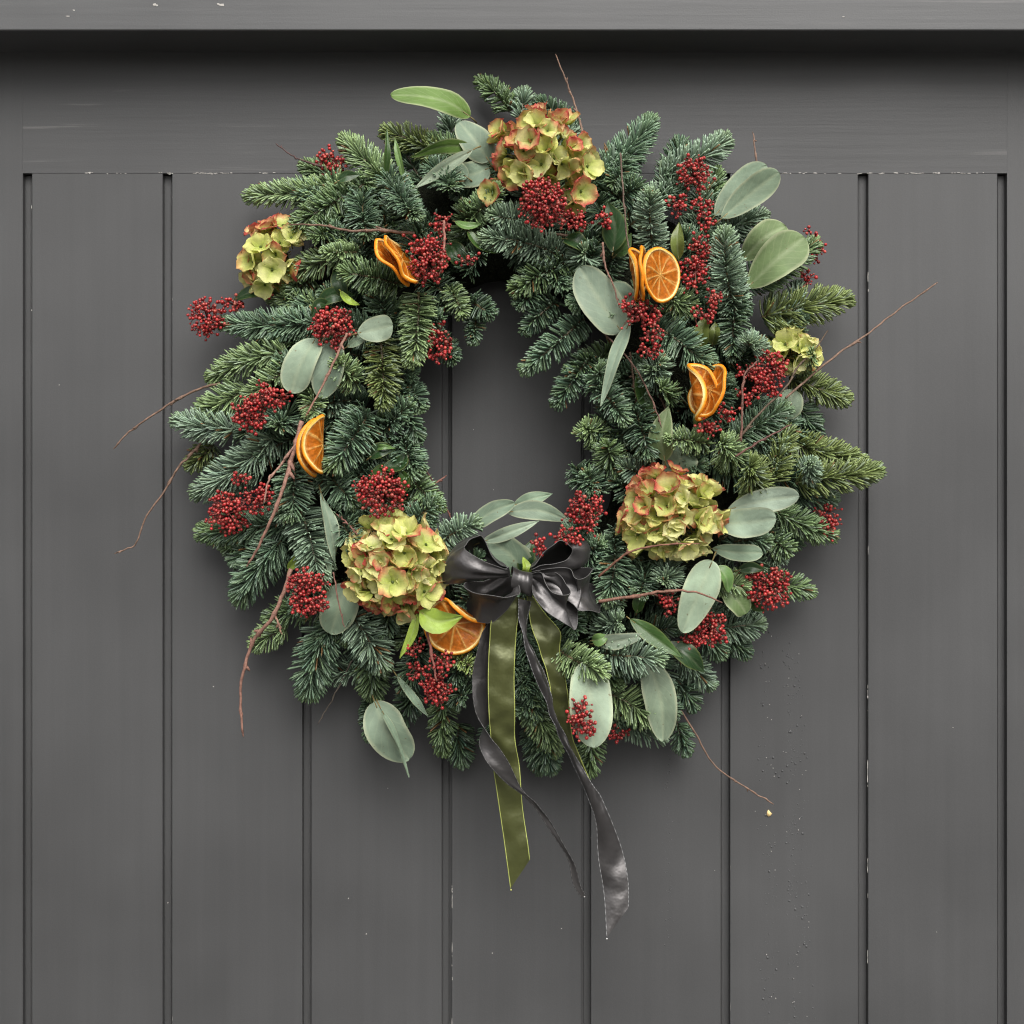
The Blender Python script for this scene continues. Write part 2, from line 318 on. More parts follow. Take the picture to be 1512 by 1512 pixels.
# ---- fir sprigs
HUE = {'b': (.140, .218, .132), 'g': (.145, .218, .096), 'o': (.160, .205, .068), 'l': (.222, .310, .138), 'd': (.088, .142, .080), 'y': (.30, .39, .12), 'p': (.208, .292, .196)}
def sprig(bx, by, tx, ty, hb=None, ht=None, hue='b', nl=26, dens=2.55, bend=None, flat=.35, dh=0, wid=1.0, name='fir_sprig', tipc=.5):
    nl *= rng.uniform(1.06, 1.2); jit = rng.uniform(3, 9); hb = (H(bx, by) * .8 if hb is None else hb) + dh; ht = (H(tx, ty) + 8 if ht is None else ht + lift(tx, ty)) + dh
    B, T = W(bx, by, hb), W(tx, ty, ht); ax = T - B; L = np.linalg.norm(ax); ax /= L
    view = nrm(np.array((0, .25, 1.)) + rng.normal(0, .18, 3))
    side = nrm(np.cross(ax, view)); bend = rng.uniform(-.12, .12) if bend is None else bend
    M = (B + T) / 2 + side * bend * L + np.array((0, 0, 1.)) * .08 * L
    def curve(s): s = s[:, None]; return (1 - s) ** 2 * B + 2 * s * (1 - s) * M + s * s * T
    def tang(s): s = s[:, None]; return nrm(2 * (1 - s) * (M - B) + 2 * s * (T - M))
    n = int(dens * L) + 22
    s = np.concatenate((rng.uniform(.0, 1, int(dens * L)), rng.uniform(.93, 1, 22)))
    p0 = curve(s); t = tang(s)
    sd = nrm(np.cross(t, view)); up = np.cross(sd, t)
    phi = rng.uniform(-math.pi, math.pi, n); phi = phi * (1 - .16 * (np.abs(phi) / math.pi))
    cu = np.cos(phi) * np.where(np.cos(phi) > 0, 1 - flat * .5, 1 - flat)
    rad = nrm(cu[:, None] * up + np.sin(phi)[:, None] * sd + .28 * up)
    a = np.radians(76 - 42 * s ** 3 + rng.normal(0, 1, n) * jit)
    a = np.where(s > .97, np.radians(rng.uniform(5, 45, n)), a)
    d0 = nrm(np.cos(a)[:, None] * t + np.sin(a)[:, None] * rad)
    d1 = nrm(d0 + .30 * up + .26 * t + rng.normal(0, .012, (n, 3)) * jit)
    ln = nl * rng.uniform(.88, 1.1, n) * np.interp(s, (0, .12, .6, .9, 1), (.85, 1, 1, .78, .62))
    ln[rng.random(n) < .07] *= .5
    p1 = p0 + d0 * (ln * .4)[:, None]; p2 = p1 + nrm(d0 + d1) * (ln * .48)[:, None]; p3 = p2 + d1 * (ln * .12)[:, None]
    wv = nrm(np.cross(d0, up + .35 * rng.normal(0, 1, (n, 3)))); nv = nrm(np.cross(wv, d0))
    hw = (rng.uniform(1.35, 1.85, n) * wid)[:, None]
    def ring(p, k): return [p - wv * hw * k, p + wv * hw * k, p + nv * hw * .8 * k]
    V = np.stack(ring(p0, .55) + ring(p1, .95) + ring(p2, .88) + [p3], 1)        # n,10,3
    fb = [[0, 1, 4, 3], [1, 2, 5, 4], [2, 0, 3, 5], [3, 4, 7, 6], [4, 5, 8, 7], [5, 3, 6, 8], [6, 7, 9], [7, 8, 9], [8, 6, 9]]
    base = np.array(HUE[hue]); young = np.array((.15, .215, .065))
    q = rng.uniform(.70, 1.28, n)[:, None] * base
    q = q * np.array((1, 1, 1)) + rng.normal(0, .006, (n, 1)) * np.array((1, .7, -.6))
    yk = (np.clip((s - .72) / .28, 0, 1) ** 2 * tipc * (.9 if hue != 'd' else .2))[:, None]; q = q * (1 - yk) + young * yk
    q = np.clip(q, .008, 1)
    frost = rng.random(n) < .13; q[frost] = q[frost] * .55 + np.array((.30, .37, .30)) * .45
    brown = rng.random(n) < .012; q[brown] = (.18, .10, .04)
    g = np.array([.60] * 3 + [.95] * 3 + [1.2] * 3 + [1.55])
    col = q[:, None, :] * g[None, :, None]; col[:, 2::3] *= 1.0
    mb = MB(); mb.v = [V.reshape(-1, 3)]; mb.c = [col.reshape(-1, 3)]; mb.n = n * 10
    for i in range(n):
        k = i * 10
        for f in fb: mb.f.append([x + k for x in f])
    mb.m = [0] * len(mb.f)
    ss = np.linspace(0, .985, 9); mb.tube(curve(ss), np.linspace(2.4, 1.2, 9), (.10, .075, .035), 5)
    # bud at the shoot's end
    return part(mb.build(name, M_NEEDLE))

S = [  # base x,y  tip x,y  hue  options
 (540,284,371,290,'l',dict(flat=.5,nl=24,tipc=.7)), (575,275,512,210,'l',dict(dh=10)), (650,232,574,196,'o',dict(nl=24)), (545,268,441,329,'g',dict(dh=12)),
 (500,272,452,246,'g',dict(nl=20,dh=-15)), (536,286,541,344,'b',dict(dh=14)), (575,262,612,318,'b',dict(dh=25,ht=150)), (532,368,420,406,'l',dict(dh=15,nl=22)),
 (590,420,512,404,'g',dict(dh=22)), (478,456,404,440,'l',dict(nl=22)), (470,476,334,478,'b',dict(dh=18,nl=25)), (618,432,609,530,'l',dict(dh=22,nl=25,flat=.5,tipc=.8)),
 (532,372,480,372,'l',dict(dh=24,nl=14)), (753,165,711,122,'g',dict(dh=-5,nl=20)), (770,175,773,140,'p',dict(nl=20)), (850,190,797,152,'d',dict(nl=20)),
 (878,268,958,182,'b',dict(nl=27,dh=10)), (669,215,664,165,'p',dict(nl=20)), (640,250,664,276,'b',dict(ht=150,nl=27)), (695,325,733,284,'g',dict(dh=14,nl=22,tipc=.8)),
 (790,325,732,318,'p',dict(nl=26,dh=8)), (825,378,722,352,'p',dict(nl=27,dh=8)), (842,384,764,426,'g',dict(nl=24,tipc=.7)), (866,392,864,374,'p',dict(ht=128,nl=25)),
 (664,425,682,462,'l',dict(dh=8,nl=18,tipc=.8)), (703,450,699,502,'d',dict(nl=16,dh=-8)), (562,500,566,592,'o',dict(dh=14,nl=25,flat=.55)),
 (862,470,778,543,'b',dict(nl=24,dh=4)), (872,525,826,592,'d',dict(nl=22)), (822,446,778,484,'d',dict(nl=20,dh=-10)), (884,650,866,632,'l',dict(ht=112,nl=24)),
 (886,575,884,548,'b',dict(ht=115,nl=25)), (974,262,1066,210,'p',dict(nl=27,dh=8)), (966,372,959,290,'p',dict(nl=25,dh=14,ht=138)), (1086,462,1070,350,'p',dict(nl=28,dh=18,ht=142)),
 (1060,350,1122,318,'p',dict(nl=23,dh=12)), (1122,420,1200,362,'g',dict(nl=24,dh=34)), (1125,468,1245,444,'o',dict(nl=28,dh=12)), (1092,425,1082,522,'d',dict(nl=25,dh=16)),
 (965,480,1042,540,'b',dict(nl=28,dh=16)), (1012,452,990,438,'l',dict(ht=140,nl=24)), (1116,522,1106,508,'p',dict(ht=148,nl=23)), (912,478,902,462,'p',dict(ht=128,nl=24)),
 (1180,540,1200,524,'l',dict(ht=120,nl=22)), (905,300,940,280,'d',dict(nl=26,dh=-5)), (1040,320,1058,258,'g',dict(nl=22,dh=-8)), (966,556,972,536,'p',dict(ht=132,nl=24)),
 (1165,558,1245,588,'o',dict(nl=24)), (1175,714,1290,696,'o',dict(nl=27,dh=16,tipc=.9)), (1160,650,1268,680,'o',dict(nl=25,dh=-6)), (1085,650,1156,606,'b',dict(nl=27,dh=14)),
 (1138,712,1160,640,'o',dict(nl=27,dh=16)), (1082,682,1066,655,'l',dict(ht=158,nl=29,hb=100)), (1112,724,1106,690,'o',dict(ht=162,nl=31,hb=100)), (1046,656,990,650,'l',dict(nl=20,dh=20)),
 (1190,706,1194,684,'p',dict(ht=135,nl=22)), (1146,756,1226,790,'g',dict(nl=24,dh=10)), (1140,796,1160,812,'g',dict(nl=22,dh=12)), (1052,862,1096,866,'l',dict(nl=23,dh=18)),
 (1120,860,1192,872,'g',dict(nl=22)), (880,640,860,642,'l',dict(ht=100,nl=22)), (905,690,898,660,'g',dict(ht=118,nl=28)), (935,600,955,668,'d',dict(nl=28,dh=6)),
 (872,560,920,618,'b',dict(nl=25,dh=8)), (968,565,962,545,'p',dict(ht=134,nl=24)), (990,590,976,572,'g',dict(ht=130,nl=22)), (906,786,897,880,'b',dict(nl=28,dh=12)),
 (984,836,980,858,'p',dict(ht=150,nl=26)), (952,838,945,874,'b',dict(ht=138,nl=24)), (1085,800,1128,800,'b',dict(nl=22,dh=8)), (885,940,914,918,'p',dict(ht=142,nl=26)),
 (826,960,886,990,'l',dict(nl=26,dh=46)), (886,966,968,972,'p',dict(nl=27,dh=40)), (900,1024,964,1062,'l',dict(nl=28,dh=18)), (1062,926,1116,922,'p',dict(nl=26,dh=6)),
 (1050,930,1098,962,'d',dict(nl=22,dh=-10)), (1005,968,1045,1008,'p',dict(nl=24)), (995,1000,1022,1040,'d',dict(nl=22,dh=-12)), (998,1066,1012,1106,'d',dict(nl=20,dh=-10)),
 (874,1085,870,1136,'g',dict(nl=22)), (800,1070,812,1130,'d',dict(nl=24)), (415,798,357,880,'b',dict(nl=32,dh=8)), (440,745,470,856,'p',dict(nl=33,dh=14)),
 (422,926,380,950,'l',dict(nl=24,tipc=.8)), (480,928,457,1018,'b',dict(nl=32,dh=8)), (520,908,562,978,'p',dict(nl=32,dh=16)), (545,970,551,1022,'g',dict(nl=26,dh=-6)),
 (656,966,716,1000,'y',dict(nl=15,dh=22,flat=.6)), (655,1030,654,1106,'g',dict(nl=23)), (612,1018,594,1062,'d',dict(nl=24,dh=-6)), (674,1068,682,1120,'d',dict(nl=24,dh=-18)),
 (548,1030,546,1088,'d',dict(nl=16,dh=-16)), (650,800,698,774,'p',dict(nl=23)), (452,770,303,788,'b',dict(nl=26,dh=-4)), (410,735,424,760,'p',dict(ht=125,nl=26)),
 (672,1015,684,1028,'d',dict(ht=105,nl=26)), (776,1030,818,1104,'l',dict(nl=26,tipc=.9)), (790,1070,798,1130,'d',dict(nl=24,dh=-12)), (770,930,786,1060,'b',dict(nl=26,dh=-10)),
 (425,520,317,556,'l',dict(nl=25,dh=12)), (366,574,302,606,'l',dict(nl=26,dh=10,tipc=.7)), (352,634,266,622,'p',dict(nl=25,dh=10)), (402,648,296,726,'p',dict(nl=30,dh=12)),
 (315,655,284,686,'o',dict(nl=22,dh=-6)), (426,610,412,628,'b',dict(ht=128,nl=28)), (425,540,370,582,'l',dict(nl=22,dh=20,bend=-.18)), (545,608,494,682,'b',dict(nl=32,dh=18,tipc=.9)),
 (436,684,431,756,'b',dict(nl=30,dh=14)), (528,566,500,536,'l',dict(nl=24,dh=12)), (462,575,462,610,'l',dict(nl=24,dh=14)), (572,558,614,644,'d',dict(nl=24,dh=-4)),
 (480,690,520,738,'b',dict(nl=28)), (370,774,302,786,'g',dict(nl=24)), (590,690,645,748,'g',dict(nl=24,dh=-4)), (500,760,520,798,'b',dict(nl=28,dh=4)),
 (590,640,606,700,'b',dict(nl=26,dh=4)), (560,640,600,600,'b',dict(nl=26)), (880,300,905,335,'d',dict(nl=27)), (930,225,905,270,'b',dict(nl=26)),
 (1030,390,1010,350,'d',dict(nl=26)), (1060,560,1050,620,'d',dict(nl=27)), (640,330,600,372,'d',dict(nl=27)), (690,400,715,372,'d',dict(nl=25)),
 (620,490,648,470,'d',dict(nl=24)), (500,330,470,350,'g',dict(nl=25)), (690,240,705,210,'b',dict(nl=22)), (820,1010,870,1050,'b',dict(nl=26)),
 (740,1040,725,1100,'d',dict(nl=24,dh=-10)), (620,960,600,1010,'d',dict(nl=26)), (940,1010,990,1050,'d',dict(nl=26)), (1020,900,1060,960,'b',dict(nl=26)),
 (850,836,884,806,'b',dict(nl=25)), (838,806,872,764,'b',dict(nl=24)), (706,850,684,896,'d',dict(nl=24)), (838,880,850,930,'d',dict(nl=25)), (600,772,642,742,'b',dict(nl=25)), (885,730,868,700,'b',dict(nl=24)),
 (620,470,655,512,'d',dict(nl=22)), (690,440,722,462,'d',dict(nl=20)), (790,420,770,448,'d',dict(nl=20)), (590,660,618,690,'b',dict(nl=22)), (600,560,622,600,'b',dict(nl=20)), (850,690,872,725,'d',dict(nl=22)), (640,500,668,528,'d',dict(nl=20,dh=-15)),
 (1150,520,1180,470,'d',dict(nl=25)), (1180,600,1200,640,'d',dict(nl=24,dh=-5)), (880,420,850,450,'b',dict(nl=24)), (460,410,430,430,'g',dict(nl=24)),
]
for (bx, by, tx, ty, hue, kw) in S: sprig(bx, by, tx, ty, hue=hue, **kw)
cnt = 0; k = 0
while cnt < 144:                                             # the under-layer that fills the ring
    k += 1; th = -math.pi + 2 * math.pi * ((k * .618034) % 1); a, b = RIN(th), ROUT(th)
    t0 = rng.uniform(.15, .84); out = 1 if t0 > .32 or rng.random() < .3 else -1
    rb_ = a + (b - a) * t0; dth = th + (0 if out > 0 else math.pi) + rng.normal(0, .55); L = rng.uniform(58, 92)
    bx, by = CX + rb_ * math.cos(th), CY - rb_ * math.sin(th); tx, ty = bx + L * math.cos(dth), by - L * math.sin(dth)
    tt = tpos(tx, ty)
    if tt > .95 or tt < .03: continue
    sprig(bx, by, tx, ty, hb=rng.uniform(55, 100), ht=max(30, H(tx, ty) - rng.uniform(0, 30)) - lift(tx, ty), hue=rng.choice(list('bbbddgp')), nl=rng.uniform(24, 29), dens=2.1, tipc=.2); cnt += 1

# ---- leaves
def leaf(pts, w, h=None, col='e', kind='oval', roll=0., cup=.12, dh=0., wav=0., name=None, tilt=0., hs=None, stalk=14):
    """pts: centre line base..tip in photo px; w: full width; roll (deg) turns the blade about its own length"""
    n, m = 18, 11
    if hs is None:
        hh = h + max(lift(x, y) for x, y in pts) if h is not None else max(H(x, y) for x, y in pts) + 32
        cv = rng.uniform(2, 14); tl = rng.uniform(-8, 14); hs = [hh + dh + tilt * q - cv * (2 * q - 1) ** 2 + tl * (q - .5) for q in (i / (len(pts) - 1) for i in range(len(pts)))]
    cl = spline([W(x, y, q) for (x, y), q in zip(pts, hs)], n); T = nrm(np.gradient(cl, axis=0))
    vw = np.array((0, .1, 1.)); sd = nrm(np.cross(T, vw)); up = np.cross(sd, T); L = np.linalg.norm(np.diff(cl, axis=0), axis=1).sum()
    s = (1 - np.cos(np.linspace(0, math.pi, n))) / 2; cl0 = cl; cl = np.stack([np.interp(s, np.linspace(0, 1, n), cl0[:, q]) for q in range(3)], 1); T = nrm(np.gradient(cl, axis=0)); sd = nrm(np.cross(T, vw)); up = np.cross(sd, T)
    prof = {'oval': np.clip(1 - np.abs(2 * s ** .88 - 1) ** 2.3, 0, 1) ** .55, 'round': np.clip(1 - np.abs(2 * s - 1) ** 2.2, 0, 1) ** .5, 'lance': np.sin(np.pi * s ** .8) ** .9, 'club': np.clip(1 - np.abs(2 * s ** 1.2 - 1) ** 2.7, 0, 1) ** .55 * (.78 + .22 * s)}[kind]
    prof[0] = .03; prof[-1] = .02
    ph = rng.uniform(0, 9); P = np.zeros((n, m, 3)); Cc = np.zeros((n, m, 3))
    B = {'e': (.33, .415, .30), 'E': (.212, .285, .198), 'o': (.150, .215, .088), 'f': (.13, .225, .048), 'k': (.045, .10, .022), 'K': (.022, .055, .016), 'y': (.33, .46, .07), 'm': (.14, .25, .075), 'v': (.15, .19, .045)}[col]; B = np.array(B) * rng.uniform(.84, 1.12) * (1 + rng.normal(0, .022, 3))
    for j in range(m):
        u = -1 + 2 * j / (m - 1)
        for i in range(n):
            rl = R(roll) + .30 * math.sin(s[i] * 3 + ph)
            x = u * w / 2 * prof[i] * (1 + .05 * nz(s[i] * 4, ph, 3 if u > 0 else 8)); z = cup * abs(x) * 1.0 + (wav + w * .022) * math.sin(s[i] * 9 + ph + (2 if u > 0 else 0)) * abs(u) ** 2 - (.7 if j == m // 2 else 0)
            z += .8 * nz(i * .4 + ph, u * 2, 1)
            P[i, j] = cl[i] + sd[i] * (x * math.cos(rl) - z * math.sin(rl)) + up[i] * (x * math.sin(rl) + z * math.cos(rl))
            c = B.copy()
            if abs(u) > .97: c = c * .5 + np.array((.55, .56, .36)) * .5 if col in 'eEof' else c * .7 + np.array((.3, .32, .1)) * .3
            if j == m // 2: c = c * .8 + np.array((.52, .56, .36)) * (.2 if col not in 'kK' else .08)
            c = c * (1 + .12 * nz(i * .35, u * 3, ph)); Cc[i, j] = c
    mb = MB(); mb.grid(P, Cc, uv=True)
    nrmv = nrm(np.cross(np.gradient(P, axis=0), np.gradient(P, axis=1)))
    mb.grid(P - nrmv * .7 * np.sign((nrmv * up[:, None]).sum(-1, keepdims=True)), Cc * .92, flip=True, uv=True)
    if stalk: mb.tube(np.array([cl[0] - T[0] * stalk - up[0] * stalk * .5, cl[0] - T[0] * stalk * .5 - up[0] * 2, cl[0] + T[0] * L * .1]), (1.2, 1.1, .7), (.22, .17, .07) if col != 'y' else (.3, .3, .07), 5)
    nm = name or ('eucalyptus_leaf' if col in 'eEof' else 'skimmia_leaf')
    return part(mb.build(nm, M_EUC if col in 'eEof' else M_GLOSS))
f = leaf([(694,172),(664,152),(622,142),(577,140)], 36, h=105, col='f', kind='round', cup=.03); tag(f, 'fresh green curved leaf reaching up from the wreath top')
leaf([(722,238),(703,210),(678,180)], 44, h=118, col='E', kind='round'); leaf([(698,217),(655,216),(608,232)], 22, h=132, col='f', kind='lance', roll=35)
leaf([(698,221),(655,248),(611,279)], 19, h=146, col='e', kind='lance', roll=20); leaf([(722,248),(695,258),(660,256)], 36, h=112, col='E'); leaf([(690,262),(670,250),(640,252)], 26, h=122, col='E')
leaf([(1066,322),(1110,285),(1150,254)], 44, h=128, col='E', kind='club', roll=-8); leaf([(1056,318),(1090,278),(1132,244)], 42, h=116, col='E', kind='club')
leaf([(1096,384),(1128,352),(1160,334)], 48, h=112, col='o', kind='club'); leaf([(1104,424),(1146,384),(1188,350)], 62, h=122, col='o', kind='club', roll=14)
leaf([(918,490),(884,442),(856,394)], 58, h=146, col='E', kind='oval', roll=8); leaf([(938,448),(915,434),(896,420)], 36, h=104, col='E', kind='round')
leaf([(930,474),(908,530),(887,600)], 24, h=150, col='e', kind='lance', roll=-25); leaf([(940,552),(952,592),(974,628)], 20, h=98, col='k', kind='lance'); 
leaf([(982,680),(976,645),(987,600)], 40, h=136, col='o', kind='lance', roll=20); leaf([(1008,706),(1004,680),(1012,655)], 50, h=110, col='E', kind='round')
leaf([(1076,752),(1125,740),(1180,732)], 37, h=140, col='e', kind='club', roll=-12); leaf([(1058,772),(1100,772),(1146,766)], 47, h=154, col='e', kind='club', roll=-14)
leaf([(1052,810),(1090,816),(1126,816)], 27, h=134, col='E', kind='club'); leaf([(1052,828),(1030,880),(1008,934)], 50, h=150, col='e', kind='oval', roll=8)
leaf([(1072,870),(1090,888),(1102,906)], 36, h=110, col='o', kind='round'); leaf([(868,976),(872,1040),(877,1104)], 62, h=158, col='e', kind='oval', roll=4); leaf([(958,978),(976,1035),(979,1094)], 46, h=112, col='E', kind='oval')
leaf([(880,950),(915,946),(957,937)], 24, h=150, col='e', kind='lance', roll=-10); leaf([(474,728),(490,785),(494,842)], 20, h=136, col='E', kind='lance', roll=45, wav=3); leaf([(487,770),(484,820),(490,860)], 12, h=124, col='E', kind='lance', roll=30)
leaf([(512,862),(500,900),(488,936)], 52, h=110, col='E', kind='oval'); f = leaf([(553,1036),(572,1082),(604,1122)], 60, h=104, col='E', kind='round', cup=.05); leaf([(562,1046),(585,1090),(604,1148)], 15, h=116, col='E', kind='lance', roll=50)
leaf([(586,998),(610,1030),(632,1058)], 14, h=112, col='E', kind='lance', roll=30); leaf([(466,500),(444,536),(430,580)], 50, h=146, col='e', kind='round', roll=-6); leaf([(494,504),(484,548),(474,588)], 43, h=140, col='E', kind='oval', roll=6)
leaf([(528,492),(556,486),(580,480)], 40, h=150, col='e', kind='club', roll=-18); leaf([(512,512),(530,502),(548,494)], 14, h=136, col='E', kind='lance')
leaf([(696,779),(724,757),(760,742)], 27, h=104, col='E', kind='oval', roll=-5); leaf([(758,746),(785,737),(816,729)], 21, h=94, col='E', kind='lance'); leaf([(748,756),(796,754),(843,770)], 28, h=100, col='E', kind='lance', roll=10)
leaf([(712,800),(752,786),(796,769)], 20, h=122, col='e', kind='lance', roll=-15); leaf([(772,858),(756,822),(722,796)], 48, h=112, col='E', kind='oval'); leaf([(790,862),(772,830),(750,806)], 40, h=104, col='E'); leaf([(1160,620),(1164,600),(1172,576)], 42, h=92, col='E', kind='round')
leaf([(588,372),(600,358),(614,348)], 18, h=112, col='E')
# skimmia leaves: darker, glossy
for a in [([(498,268),(513,260),(532,258)],16,'K',115), ([(346,442),(370,432),(394,434)],20,'K',80), ([(497,396),(503,420),(512,446)],26,'K',112), ([(468,448),(492,436),(524,436)],24,'K',108), ([(503,430),(514,444),(531,450)],13,'y',134),
          ([(672,327),(690,334),(712,330)],13,'m',128), ([(690,340),(708,362),(736,374)],17,'k',132), ([(905,372),(908,335),(897,298)],36,'K',140), ([(834,352),(850,356),(870,368)],30,'K',134), ([(664,358),(674,376),(682,398)],28,'K',104),
          ([(1002,384),(1000,355),(1003,328)],19,'v',138), ([(1036,512),(1036,490),(1042,468)],27,'v',126), ([(1052,510),(1055,492),(1056,476)],18,'v',118), ([(908,378),(922,364),(932,344)],18,'k',122), ([(1058,836),(1072,852),(1076,876)],26,'m',134), ([(1052,838),(1060,858),(1064,874)],18,'k',126),
          ([(930,914),(968,942),(1008,972)],24,'k',142), ([(985,950),(1015,968),(1040,992)],32,'K',124), ([(940,905),(946,885),(968,866)],18,'k',130), ([(1106,884),(1118,896),(1130,902)],14,'k',90), ([(545,676),(562,664),(584,664)],22,'K',122), ([(566,690),(590,686),(600,668)],28,'K',116),
          ([(592,730),(598,708),(588,692)],16,'k',118), ([(426,842),(434,830),(440,816)],14,'y',118), ([(617,905),(608,938),(590,972)],14,'y',140), ([(620,903),(646,918),(684,910)],34,'y',166), ([(570,262),(572,225),(571,188)],9,'k',118), ([(597,266),(588,230),(583,204)],10,'m',120),
          ([(550,664),(565,660),(584,662)],8,'m',128), ([(776,850),(778,826),(786,796)],26,'K',112), ([(774,852),(778,838),(772,822)],14,'y',140), ([(874,946),(886,944),(898,938)],18,'m',146), ([(580,690),(560,700),(545,720)],22,'k',108),
          ([(640,400),(655,385),(660,365)],24,'K',102), ([(1030,600),(1034,620),(1026,640)],20,'v',112), ([(488,452),(470,448),(460,470)],14,'K',120), ([(540,395),(520,400),(502,412)],18,'K',110), ([(1090,842),(1110,838),(1130,842)],16,'K',112)]:
    leaf(a[0], a[1], h=a[3], col=a[2], kind='lance', roll=rng.uniform(-25, 25), cup=.25, stalk=6)

# ---- berries
_ico = None
def ico():
    global _ico
    if _ico is None:
        import bmesh
        bm = bmesh.new(); bmesh.ops.create_icosphere(bm, subdivisions=2, radius=1)
        _ico = (np.array([v.co[:] for v in bm.verts]), [[v.index for v in f.verts] for f in bm.faces]); bm.free()
    return _ico
def berries(cx, cy, rx, ry,  h=None, n=None, br=2.45, stem=None, dh=0, dens=1.0, depth=None, label=None):
    """a panicle: sub-umbels over a dome that faces the viewer, each with a handful of berries on short stalks"""
    rx *= .94; ry *= .94; n = n or int(rx * ry / 5.0 * dens) + 5; hc = (h if h is not None else H(cx, cy) + 12) + dh
    c = W(cx, cy, hc); dp = depth or .75 * (rx + ry) / 2; V, F = ico(); mb = MB(); st = MB()
    foot = W(*stem) if stem else c + np.array((rng.uniform(-8, 8), -ry * .3, -dp - 8))
    hub = c + np.array((0, -ry * .15, -dp * .5)); st.tube(spline([foot, (foot + hub) / 2 + rng.normal(0, 2, 3), hub], 5), (2.0, 1.8, 1.8, 1.6, 1.4), (.13, .035, .03), 6)
    nh = max(1, n // 7); k = 0; pos = []
    for i in range(nh):
        z = 1 - (i + .5) / nh * 1.05; q = i * 2.39996 + rng.normal(0, .3); r = math.sqrt(max(0, 1 - z * z)) * rng.uniform(.82, 1.0)
        d = np.array((math.cos(q) * r * rx, math.sin(q) * r * ry, z * dp)) * rng.uniform(.70, .90)
        e = c + d; st.tube(spline([hub, hub * .4 + e * .6 + rng.normal(0, 1.5, 3), e - d * .16], 4), (1.2, 1.0, .9, .8), (.15, .04, .035), 4)
        m = max(3, int(rng.normal(n / nh, 1.3))); sp = min(7.0, 4 + .09 * (rx + ry))
        for j in range(m):
            for tr in range(12):
                p = e + rng.normal(0, 1, 3) * np.array((sp * .72, sp * .72, sp * .5)) + nrm(d) * 1.5
                if all(np.sum((p - b) ** 2) > (br * 1.62) ** 2 for b in pos): break
            else: continue
            pos.append(p); sr = br * rng.choice([.62, .8, .95, 1.05, 1.12])
            tone = rng.uniform(.45, 1.3); cc = np.array((.335, .022, .022)) * tone + (np.array((.10, .045, .03)) if rng.random() < .15 else 0)
            ax = nrm(p - e + nrm(d) * 3 + rng.normal(0, 1, 3)); up = V @ ax
            cv = np.where(up[:, None] > .93, np.array((.42, .16, .10))[None], np.tile(cc, (len(V), 1)))
            mb.add(p + V * sr, F, cv)
            st.tube([e - d * .16, (e + p) / 2, p], (.7, .6, .6), (.17, .05, .04), 3, cap=False)
    o = part(mb.build('berry_cluster', M_BERRY))
    part(st.build('berry_stalks', M_TWIG), o)
    if label: tag(o, label)
    return o
BER = [(490,240,20,19,0),(306,470,27,27,20),(345,448,18,10,20),(492,482,31,31,24),(633,383,30,37,30),(655,330,14,12,28),(645,508,20,26,12),(803,300,36,36,50),(848,325,17,14,26),(893,325,9,9,32),
 (1025,258,24,26,18),(1000,303,12,11,16),(1036,305,13,11,16),(1042,326,9,9,16),(1036,370,18,15,26),(1024,396,22,12,26),(1028,416,20,9,24),(1052,444,17,8,26),(1040,466,20,8,18),(936,460,19,19,32),(966,460,9,12,28),(965,488,12,13,30),(960,518,17,9,20),
 (1199,346,13,8,4),(1207,372,9,13,2),(1190,412,12,9,2),(1137,543,25,24,36),(1100,550,12,6,30),(1116,562,12,9,32),(1140,572,14,11,34),(1102,581,13,8,30),(1072,608,13,8,26),(1042,634,16,8,26),(1219,770,18,25,-4),(1134,867,35,30,28),(1046,928,28,26,34),(1018,950,14,12,30),
 (988,892,9,19,26),(858,1062,21,26,84),(912,1084,16,10,4),(864,752,26,25,30),(838,792,20,11,34),(797,806,11,10,40),(868,780,8,7,26),(566,728,32,34,34),(534,726,12,12,26),(337,757,29,31,20),(377,736,23,18,20),(356,708,12,6,14),(370,610,27,23,30),(398,588,15,13,26),(392,574,10,9,24),
 (452,860,26,17,32),(458,888,29,17,32),(645,1016,22,24,30),(616,990,14,8,24),(652,976,14,14,28),(610,957,14,9,22),(690,386,13,6,20),(390,437,7,8,22),(1118,555,9,7,30),(415,585,14,8,18)]
for i, (x, y, a, b, dh) in enumerate(BER): berries(x, y, a, b, dh=dh, dens=1.25 if a > 24 else 1.15)

# ---- twigs
def twig(pts, r0=2.0, r1=.9, hs=(100, 60), col=(.20, .125, .09), buds=True):
    k = len(pts); hh = np.interp(np.linspace(0, 1, k), np.linspace(0, 1, len(hs)), hs)
    hh = hh + np.array([lift(x, y) for x, y in pts])
    p = spline([W(x, y, q) for (x, y), q in zip(pts, hh)], 8 * k); n = len(p)
    p += np.array([[nz(i * .35, pts[0][0]), nz(i * .35, pts[0][1], 5), 0] for i in range(n)]) * 1.6
    rad = np.linspace(r0, r1, n); mb = MB()
    node = sorted(rng.choice(np.arange(4, n - 2), size=min(max(2, n // 9), n - 6), replace=False)); rad = rad.copy()
    for q in node: rad[q] *= 1.45
    cc = np.array(col)[None] * (1 + .25 * np.array([nz(i * .7, pts[0][0] * .3) for i in range(n)]))[:, None]
    mb.tube(p, rad, cc, 6)
    T = nrm(np.gradient(p, axis=0))
    if buds:
        for q in list(node) + [n - 1]:
            d = nrm(T[q] + rng.normal(0, .5, 3)) if q != n - 1 else T[q]; b = rad[q]
            mb.tube([p[q], p[q] + d * 1.3 * b, p[q] + d * 2.6 * b, p[q] + d * 3.4 * b], (b * .6, b * .8, b * .55, b * .15), np.array(col) * .8, 5)
    return part(mb.build('birch_twig', M_TWIG))
